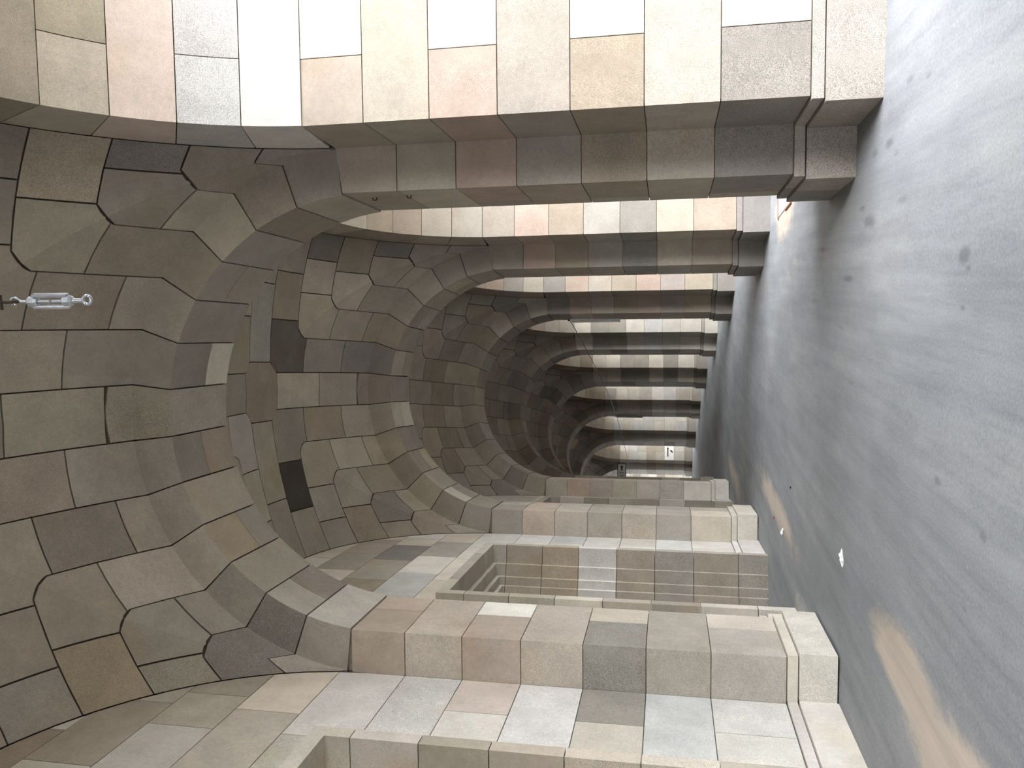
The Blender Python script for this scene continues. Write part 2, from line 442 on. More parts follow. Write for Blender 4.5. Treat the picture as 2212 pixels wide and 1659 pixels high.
LIP = {0: .29, 1: .72, 2: .33, 3: .72, 4: .28}
def arch_stones():
    """transverse arch in the frame of its piers: face voussoirs with a lip of vault, intrados voussoirs"""
    out = []
    for sg in (-1, 1):                       # near and far face
        ref = W(sg * L / 2, 0, 3)
        # crown voussoir
        g = GV / T
        def face(x, u):
            r_ = lerp(RA, T, u); return W(sg * B, r_ * cos(x), ZS + r_ * sin(x))
        ta, tb = TH[0] + g, pi - TH[0] - g
        lam = LIP[0] / S
        def crown(x, l):
            d, t, z = long_web(x if x < pi / 2 else pi - x, l * lam); return W(sg * (B + d), t if x < pi / 2 else -t, z)
        out.append(('voussoir', ('face', 0, 0, sg), stone_mesh('voussoir', [quad(face, ta, tb, 0, 1, ref, 4, 1), quad(crown, ta, tb, 0, 1 - GV / LIP[0], W(sg * L / 2, 0, 1), 4, 1)])))
        for side in (-1, 1):
            for c in range(1, 7):
                ta, tb = TH[c] + g, TH[c - 1] - g
                fp = quad(lambda x, u: W(sg * B, side * lerp(RA, T, u) * cos(x), ZS + lerp(RA, T, u) * sin(x)), ta, tb, 0, 1, ref, 3, 1)
                lw = lambda x, l: (lambda q: W(sg * (B + q[0]), side * q[1], q[2]))(long_web(x, l))
                sw = lambda x, l: (lambda q: W(sg * (L / 2 - q[0]), side * q[1], q[2]))(side_web(x, l, side))
                rv = W(sg * L / 2, 0, 1.5)
                if c <= 4: ps = [fp, web_patch(c, 0, LIP[c], 'l', lw, rv, False)]
                else: ps = [fp, web_patch(c, 0, None, 'l', lw, rv, False), web_patch(c, 0, None, 's', sw, rv, True)]
                out.append(('voussoir', ('face', c, side, sg), stone_mesh('voussoir', ps)))
    bounds = [TH[6]] + TH[5::-1] + [pi - x for x in TH]
    for i in range(13):
        ta, tb = bounds[i] + GV / RA, bounds[i + 1] - GV / RA
        cuts = [-B, B] if i % 2 == 0 else [-B, .10 if i % 4 == 1 else -.02, B]
        for j in range(len(cuts) - 1):
            a = cuts[j] + (0 if j == 0 else .004) + (.0015 if j == 0 else 0); b_ = cuts[j + 1] - (.0015 if j == len(cuts) - 2 else .004)
            out.append(('voussoir', ('soffit', i, j, 0), stone_mesh('soffit_voussoir', [quad(lambda x, s: W(s, (RA - .003) * cos(x), ZS + (RA - .003) * sin(x)), ta, tb, a, b_, W(0, 0, ZS - 1), 4, 1)])))
    return out

def vault_stones():
    """webs of one bay in the frame of the bay centre"""
    out = []; ref = W(0, 0, 1.0)
    s0, t0 = S * cos(TH[0]), T * cos(TH[0])
    ks, kt = s0 + CH, t0 + CH
    # keystone, eight-sided with the four groins in it
    def zsurf(s, t):
        a, b_ = abs(s) / S, abs(t) / T
        if a >= b_:
            th = math.acos(min(1, b_)); ln = S * (1 - cos(th)); lam = (S - abs(s)) / ln if ln > 1e-6 else 1
            return lerp(z_arch(th), z_groin(th), lam) + dome(th, min(1, lam), 'l')
        th = math.acos(min(1, a)); ln = T * (1 - cos(th)); lam = (T - abs(t)) / ln
        return lerp(z_wall(th, 1 if t > 0 else -1), z_groin(th), lam) + dome(th, min(1, lam), 's')
    gk = .008
    ring = []
    for (s, t) in ((ks, t0), (s0, kt)): ring.append((s, t))
    oct_ = [(ks, -t0), (ks, 0), (ks, t0), ((ks + s0) / 2, (kt + t0) / 2), (s0, kt), (0, kt), (-s0, kt), (-(ks + s0) / 2, (kt + t0) / 2), (-ks, t0), (-ks, 0), (-ks, -t0), (-(ks + s0) / 2, -(kt + t0) / 2), (-s0, -kt), (0, -kt), (s0, -kt), ((ks + s0) / 2, -(kt + t0) / 2)]
    f = 1 - gk / .5
    g1 = [W(s * f, t * f, zsurf(s * f, t * f)) for s, t in oct_]; g1.append(g1[0]); c0 = W(0, 0, zsurf(0, 0))
    out.append(('keystone', ('key', 0, 0, 0), stone_mesh('keystone', [([g1, [c0] * len(g1)], ref)])))
    # crown courses
    for sg in (-1, 1):
        cuts = [LIP[0], 1.29 if sg > 0 else 1.05, S - ks]
        for j in range(2):
            a, b_ = cuts[j] + GV, cuts[j + 1] - GV
            def f1(x, d):
                xx = x if x < pi / 2 else pi - x; t = T * cos(xx); lam = d / S
                lm = min(1, d / (S * (1 - cos(xx)))); return W(sg * (S - d), t if x < pi / 2 else -t, lerp(z_arch(xx), z_groin(xx), lm) + dome(xx, lm, 'l'))
            out.append(('stone', ('crown_long', sg, j, 0), stone_mesh('vault_stone', [quad(f1, TH[0] + GV / T, pi - TH[0] - GV / T, a, b_, ref, 4, 3)])))
        cuts = [0, .95, T - kt]
        for j in range(2):
            a, b_ = cuts[j] + GV, cuts[j + 1] - GV
            def f2(x, d):
                xx = x if x < pi / 2 else pi - x; s = S * cos(xx)
                lm = min(1, d / (T * (1 - cos(xx)))); return W(s if x < pi / 2 else -s, sg * (T - d), lerp(z_wall(xx, sg), z_groin(xx), lm) + dome(xx, lm, 's'))
            out.append(('stone', ('crown_side', sg, j, 0), stone_mesh('vault_stone', [quad(f2, TH[0] + GV / S, pi - TH[0] - GV / S, a, b_, ref, 4, 3)])))
    LJ = {1: [.72, 1.72], 2: [.33, 1.14], 3: [.72], 4: [.28]}
    SJ = {1: [.72, 1.50], 2: [.45, 1.02], 3: [.60], 4: [.27]}
    for sg in (-1, 1):
        for side in (-1, 1):
            lw = lambda x, l: (lambda q: W(sg * (S - q[0]), side * q[1], q[2]))(long_web(x, l))
            sw = lambda x, l: (lambda q: W(sg * q[0], side * q[1], q[2]))(side_web(x, l, side))
            for c in range(1, 5):
                for j in range(len(LJ[c]) - 1):
                    out.append(('stone', ('long', c, side, sg), stone_mesh('vault_stone', [web_patch(c, LJ[c][j], LJ[c][j + 1], 'l', lw, ref)])))
                sj = [0] + SJ[c]
                for j in range(len(sj) - 1):
                    out.append(('stone', ('side', c, side, sg, j), stone_mesh('vault_stone', [web_patch(c, sj[j], sj[j + 1], 's', sw, ref)])))
                out.append(('groin_stone', ('groin', c, side, sg), stone_mesh('groin_stone', [web_patch(c, LJ[c][-1], None, 'l', lw, ref), web_patch(c, SJ[c][-1], None, 's', sw, ref)])))
    return out

def vault_core(e=.03):
    gs = []
    for sg in (-1, 1):
        for side in (-1, 1):
            def lw(x, l):
                d, t, z = long_web(x, l); return W(sg * (S - d), side * (t + e * cos(x)), z + e * sin(x))
            def sw(x, l):
                s, t, z = side_web(x, l, side); return W(sg * (s + e * cos(x)), side * t, z + e * sin(x))
            gs.append(grid(lw, frange(0, pi / 2, 18), frange(0, 1, 8))); gs.append(grid(sw, frange(0, pi / 2, 18), frange(0, 1, 8)))
    return gs
def arch_core(e=.03):
    gs = [grid(lambda x, s: W(s, (RA + e) * cos(x), ZS + (RA + e) * sin(x)), frange(0, pi, 28), [-B + e, B - e])]
    for sg in (-1, 1):
        gs.append(grid(lambda x, u: W(sg * (B - e), lerp(RA + e, T + e + .02, u) * cos(x), ZS + lerp(RA + e, T + e + .02, u) * sin(x)), frange(0, pi, 28), [0, 1]))
        gs.append(grid(lambda x, u: W(sg * (B - e + u * 2 * e), (T + e) * cos(x), ZS + (T + e) * sin(x)), frange(0, pi, 28), [0, 1]))
    return gs
def prism(poly, z0, z1):
    """vertical walls of a plan outline (open list of (s,t))"""
    return [[W(s, t, z) for z in (z0, z1)] for s, t in poly]
E2 = .025
def pier_core():
    o = E2
    poly = [(-WJ + o, T + THICK), (-WJ + o, T + o), (-B + o, T + o), (-B + o, T - PJ + o), (B - o, T - PJ + o), (B - o, T + o), (WJ - o, T + o), (WJ - o, T + THICK), (-WJ + o, T + THICK)]
    return [prism(poly, -.3, 4.85)]
def pilaster_core():
    o = E2
    return [prism([(-B + o, -T - .3), (-B + o, -T + PJ - o), (B - o, -T + PJ - o), (B - o, -T - .3)], -.1, 4.85)]

PSI = [rad(6.5 + 13.917 * k) for k in range(7)]       # joints of the arcade arches, the last at the crown
def arcade_stones():
    """arch of one side opening (bay frame): wall band and reveal cut as voussoirs"""
    out = []
    for sg in (-1, 1):
        for k in range(6):
            a, b_ = PSI[k] + .002, PSI[k + 1] - .002
            op = lambda x, t: W(sg * SO * cos(x), t, OPZ + OPR * sin(x))
            def face(x, u):
                p0 = (SO * cos(x), OPZ + OPR * sin(x)); p1 = (S * cos(x), ZS + WR * sin(x))
                return W(sg * lerp(p0[0], p1[0], u), T, lerp(p0[1], p1[1], u))
            cut = 3.25 if k % 2 else T + THICK
            out.append(('voussoir', ('arcade', k, sg, 0), stone_mesh('arcade_voussoir', [quad(face, a, b_, 0, 1, W(0, 0, 3), 4, 1), quad(op, a, b_, T, cut - .004, W(0, 3, 3), 4, 1)])))
            if k % 2: out.append(('voussoir', ('arcade', k, sg, 1), stone_mesh('arcade_voussoir', [quad(op, a, b_, cut + .004, T + THICK, W(0, 3, 3), 4, 1)])))
    return out
def arcade_core():
    e = .025; gs = []
    xs = frange(0, pi, 32)
    gs.append(grid(lambda x, u: W(lerp(SO + e, S + .3, u) * cos(x), T + e, lerp(OPZ + (OPR + e) * sin(x), ZS + (WR + .4) * sin(x), u)), xs, [0, 1]))
    gs.append(grid(lambda x, t: W((SO + e) * cos(x), t, OPZ + (OPR + e) * sin(x)), xs, [T + e, T + THICK]))
    gs.append(grid(lambda x, u: W(lerp((SO + e) * cos(x), (L / 2) * max(-1, min(1, 1.6 * cos(x))), u), T + THICK, lerp(OPZ + (OPR + e) * sin(x), 8.8, u)), xs, [0, 1]))
    gs.append([[W(sg * WJ_, T + THICK, z) for z in (OPZ, 8.8)] for sg, WJ_ in ((1, SO), (1, L / 2))])
    gs.append([[W(sg * WJ_, T + THICK, z) for z in (OPZ, 8.8)] for sg, WJ_ in ((-1, SO), (-1, L / 2))])
    return gs

# ---- left wall with a stepped niche
NA, NZ, FW, FP = 1.42, 4.46, .15, .10                 # niche half width, height, frame width, frame projection
STEPS = [(NA, -T + FP), (NA, -T - .20), (NA - .065, -T - .20), (NA - .065, -T - .40), (NA - .13, -T - .40), (NA - .13, -T - .535), (NA - .195, -T - .535), (NA - .195, -T - .72)]
STOP = [NZ, NZ, NZ - .065, NZ - .065, NZ - .13, NZ - .13, NZ - .195, NZ - .195]
def clip_poly(poly, inside):
    """Sutherland-Hodgman against convex polygon 'inside' (ccw)"""
    out = poly
    for i in range(len(inside)):
        ax, ay = inside[i]; bx, by = inside[(i + 1) % len(inside)]
        src, out = out, []
        if not src: return []
        d = lambda p: (bx - ax) * (p[1] - ay) - (by - ay) * (p[0] - ax)
        for j in range(len(src)):
            p, q_ = src[j], src[(j + 1) % len(src)]
            dp, dq = d(p), d(q_)
            if dp >= 0: out.append(p)
            if dp * dq < 0: out.append((lerp(p[0], q_[0], dp / (dp - dq)), lerp(p[1], q_[1], dp / (dp - dq))))
    return out
def inset_poly(poly, g):
    n = len(poly); res = []
    pts = [p for i, p in enumerate(poly) if math.dist(p, poly[i - 1]) > .004]
    n = len(pts)
    if n < 3: return []
    lines = []
    for i in range(n):
        (ax, ay), (bx, by) = pts[i], pts[(i + 1) % n]; l = math.hypot(bx - ax, by - ay); nx, ny = -(by - ay) / l, (bx - ax) / l
        lines.append((ax + nx * g, ay + ny * g, (bx - ax) / l, (by - ay) / l))
    for i in range(n):
        x1, y1, dx1, dy1 = lines[i - 1]; x2, y2, dx2, dy2 = lines[i]
        den = dx1 * dy2 - dy1 * dx2
        if abs(den) < 1e-6: res.append((x2, y2)); continue
        u = ((x2 - x1) * dy2 - (y2 - y1) * dx2) / den
        res.append((x1 + dx1 * u, y1 + dy1 * u))
    return res
def area(p): return .5 * sum(p[i - 1][0] * p[i][1] - p[i][0] * p[i - 1][1] for i in range(len(p)))
def lunette(): return [(-S, 0), (S, 0)] + [(S * cos(x), ZS + (WL - .004) * sin(x)) for x in frange(0.02, pi - .02, 26)]
def flat_stone(name, poly, t, depth=.07):
    """plane stone in the wall, outline in (s,z)"""
    c = (sum(p[0] for p in poly) / len(poly), sum(p[1] for p in poly) / len(poly))
    ring = [W(s, t, z) for s, z in poly]; ring.append(ring[0])
    return stone_mesh(name, [([ring, [W(c[0], t, c[1])] * len(ring)], W(c[0], 0, c[1]))], depth)
def wall_left_stones():
    out = []; lun = lunette(); NO, NT = NA + FW, NZ + FW
    def put(s0, s1, z0, z1, key):
        p = clip_poly([(s0, z0), (s1, z0), (s1, z1), (s0, z1)], lun)
        if len(p) < 3 or area(p) < .01: return
        p = inset_poly(p, GP)
        if len(p) >= 3 and area(p) > .006: out.append(('stone', key, flat_stone('wall_stone', p, -T)))
    for c in range(len(WZ) - 1):
        z0, z1 = WZ[c], WZ[c + 1]
        if z1 <= 4.3:
            for sg in (-1, 1):
                mid = sg * 2.25
                if c % 2 == 0: segs = [(NO, 2.25), (2.25, S)]
                else: segs = [(NO, S)]
                for a, b_ in segs:
                    lo, hi = sorted((sg * a, sg * b_)); put(lo, hi, z0, z1, ('wl', c, sg, a))
        elif z0 < NT:
            for sg in (-1, 1):
                lo, hi = sorted((sg * NO, sg * S)); put(lo, hi, z0, z1, ('wl', c, sg, 0))
            for a, b_ in ((-NO, -.62), (-.62, .7), (.7, NO)): put(a, b_, NT, z1, ('wl', c, 0, a))
        else:
            xs = [-S, -1.9, -.9, .35, 1.3, S] if c % 2 == 0 else [-S, -1.5, -.3, .8, 1.95, S]
            if c == 8: xs = [-S, -2.0, -.75, .45, 1.55, 2.2, S]
            for a, b_ in zip(xs, xs[1:]): put(a, b_, z0, z1, ('wl', c, 0, a))
    # niche jamb stones: one per course, stepped
    for sg in (-1, 1):
        for c in range(7):
            za = (-.02 if c == 0 else CZ[c - 1]) + (GP if c else 0); zb = CZ[c] - GP
            if c == 6: zb = CZ[6] - GP
            prof = [(NA + FW, -T), (NA + FW, -T + FP)] + STEPS
            ps = []
            for (a0, t0), (a1, t1) in zip(prof, prof[1:]):
                mid = W(0, 0, 1) if abs(t1 - t0) < 1e-6 else W(0, (t0 + t1) / 2, (za + zb) / 2)
                if (a0, t0) == prof[0]: mid = W(sg * 5, (t0 + t1) / 2, (za + zb) / 2)
                ps.append(quad(lambda u, z: W(sg * lerp(a0, a1, u), lerp(t0, t1, u), z), 0, 1, za, zb, mid))
            out.append(('niche_stone', ('nj', c, sg, 0), stone_mesh('niche_stone', ps, .05)))
        # corner stone at the top of the jamb
    prof_z = [(NZ + FW, -T), (NZ + FW, -T + FP)] + list(zip(STOP, [t for _, t in STEPS])); prof_s = [NA + FW, NA + FW] + [a for a, _ in STEPS]
    for i, (u0, u1) in enumerate(((-1, -.55), (-.55, .45), (.45, 1))):
        ps = []
        for j in range(len(prof_z) - 1):
            (za, ta), (zb, tb) = prof_z[j], prof_z[j + 1]; sa, sb = prof_s[j], prof_s[j + 1]
            def f(u, v):
                # ends mitred into the jambs
                full = lerp(sa, sb, v); x = u * (NA + FW)
                x = max(-full, min(full, x)) if abs(u) < .999 else math.copysign(full, u)
                return W(x, lerp(ta, tb, v), lerp(za, zb, v))
            mid = W((u0 + u1) / 2, (ta + tb) / 2, 1) if j else W((u0 + u1) / 2, ta, 9)
            if abs(ta - tb) < 1e-6: mid = W((u0 + u1) / 2, 0, 3)
            e0 = u0 + (.003 if i else 0); e1 = u1 - (.003 if i < 2 else 0)
            ps.append((grid(f, [e0, e1], [0, 1]), mid))
        # jamb pieces reaching from course 4.23 to the lintel, joined to the end stones
        if i != 1:
            sg = -1 if i == 0 else 1
            for j in range(len(prof_z) - 1):
                (za, ta), (zb, tb) = prof_z[j], prof_z[j + 1]; sa, sb = prof_s[j], prof_s[j + 1]
                mid = W(0, (ta + tb) / 2, 4.3) if j else W(sg * 5, ta, 4.3)
                if abs(ta - tb) < 1e-6: mid = W(0, 0, 3)
                ps.append(([[W(sg * sa, ta, CZ[6] + GP), W(sg * sb, tb, CZ[6] + GP)], [W(sg * sa, ta, za), W(sg * sb, tb, zb)]], mid))
        out.append(('niche_stone', ('nl', i, 0, 0), stone_mesh('niche_stone', ps, .05)))
    a, tt, zt = STEPS[-1][0], STEPS[-1][1], STOP[-1]
    zz = [-.02] + CZ[1:6:1] + [zt]
    for i in range(len(zz) - 1):
        for lo, hi in ((-a, (-.2, .25)[i % 2]), ((-.2, .25)[i % 2], a)):
            p = inset_poly([(lo, zz[i]), (hi, zz[i]), (hi, zz[i + 1]), (lo, zz[i + 1])], GP)
            out.append(('niche_stone', ('nb', i, 0, 0), flat_stone('niche_stone', p, tt)))
    for nm, za, zb, e in (('plinth_block', -.02, .395, .0608), ('plinth_band', .405, .495, .03)):
        for sg in (-1, 1):
            x0, x1 = NA + FW + .004, S - e
            ps = [quad(lambda s, z: W(sg * s, -T + e, z), x0, x1, za, zb, W(0, 0, 1)), quad(lambda s, t: W(sg * s, t, zb), x0, x1, -T, -T + e, W(0, -T, 9)),
                  quad(lambda t, z: W(sg * x0, t, z), -T, -T + e, za, zb, W(0, -T, .2))]
            out.append((nm, ('wp', nm, sg, 0), stone_mesh(nm, ps, .05)))
    return out
def wall_left_core():
    e = .025; t = -T - e; gs = []; NO, NT = NA + .05, NZ + .05
    gs.append([[W(s, t, z) for z in (-.1, 4.9)] for s in (-S - .2, -NO)]); gs.append([[W(s, t, z) for z in (-.1, 4.9)] for s in (NO, S + .2)])
    gs.append([[W(s, t, z) for z in (NT, 4.9)] for s in (-NO, NO)]); gs.append([[W(s, t, z) for z in (4.9, 8.8)] for s in (-S - .2, -1, 1, S + .2)])
    gs.append([[W(s, -T - .80, z) for z in (-.1, 4.9)] for s in (-NO, NO)])
    for sg in (-1, 1): gs.append([[W(sg * NO, tt, z) for z in (-.1, 4.9)] for tt in (t, -T - .8)])
    gs.append([[W(s, tt, NT) for tt in (t, -T - .8)] for s in (-NO, NO)])
    return gs

# ------------------------------------------------------------------ the setting
NB0, NB1 = -3, 8                                     # bays built (those up to 0 partly behind the camera)
FIRST = 0                                            # first bay shown stone by stone
s_lo, s_hi = bay_s(NB0) - L / 2 - .5, pier_s(NB1) + 1.2
def fz(t): return .012 - .014 * t
fs_ = frange(s_lo, s_hi + 40, 90); ft = [-T - .9, -T, -1.2, 0, 1.2, T, T + THICK + .15]
floor = link('floor', surface_mesh('floor', [[[tuple(world_pt(s, t, fz(t))) for t in ft] for s in fs_]], M_FLOOR))
tag(floor, 'grey asphalt floor of the vaulted walk with sandy stains', 'floor', kind='structure')
pav = link('ground', surface_mesh('ground', [[[tuple(world_pt(s, t, -.18)) for t in (T + THICK + .15, 30, 90)] for s in frange(-70, 130, 30)]], M_PLAZA))
tag(pav, 'pale paving outside the arcade openings', 'ground', kind='structure')
edge = link('ground', surface_mesh('kerb', [[[tuple(world_pt(s, T + THICK + .15, z)) for z in (-.18, fz(T + THICK + .15))] for s in fs_]], M_PLAZA))
tag(edge, 'low step from the arcade floor down to the paving', 'kerb', kind='structure')
roof = link('ceiling', surface_mesh('roof_slab', [[[tuple(world_pt(s, t, 8.8)) for t in (-T - 1.2, T + THICK)] for s in frange(s_lo, s_hi, 40)],
            [[tuple(world_pt(s, -T - 1.1, z)) for z in (-.2, 8.8)] for s in frange(s_lo, s_hi, 40)]], M_SHELL))
tag(roof, 'roof slab over the vaults', 'roof', kind='structure')

FB = [(11, 0), (11, 1), (26, 1), (26, 0)]  # plan of an unseen building, added to keep skylight off the far bays
fac = link('added_shade_building', surface_mesh('added_shade_building', [[[tuple(world_pt(s, t, 16 * u - .2)) for t, u in FB] for s in frange(16, 62, 24)]] + [[[tuple(world_pt(s, t, z)) for z in (-.2, 15.8)] for t in (11, 26)] for s in (16, 62)], M_SHADE_WALL))
tag(fac, 'unseen building added to shade the far half of the arcade', 'building', kind='structure')
t_pier, t_pil, t_arch, t_vault, t_arc, t_wall = pier_right(), pilaster_left(), arch_stones(), vault_stones(), arcade_stones(), wall_left_stones()
me_core = {k: surface_mesh(k + '_mortar', g, m) for k, g, m in (('pier', pier_core(), M_MORTAR_PALE), ('pil', pilaster_core(), M_MORTAR_PALE), ('arch', arch_core(), M_MORTAR),
           ('vault', vault_core(), M_MORTAR), ('arcade', arcade_core(), M_MORTAR), ('wall', wall_left_core(), M_MORTAR_PALE))}
me_shell = {k: m.copy() for k, m in me_core.items()}
for m in me_shell.values(): m.materials[0] = M_SHELL

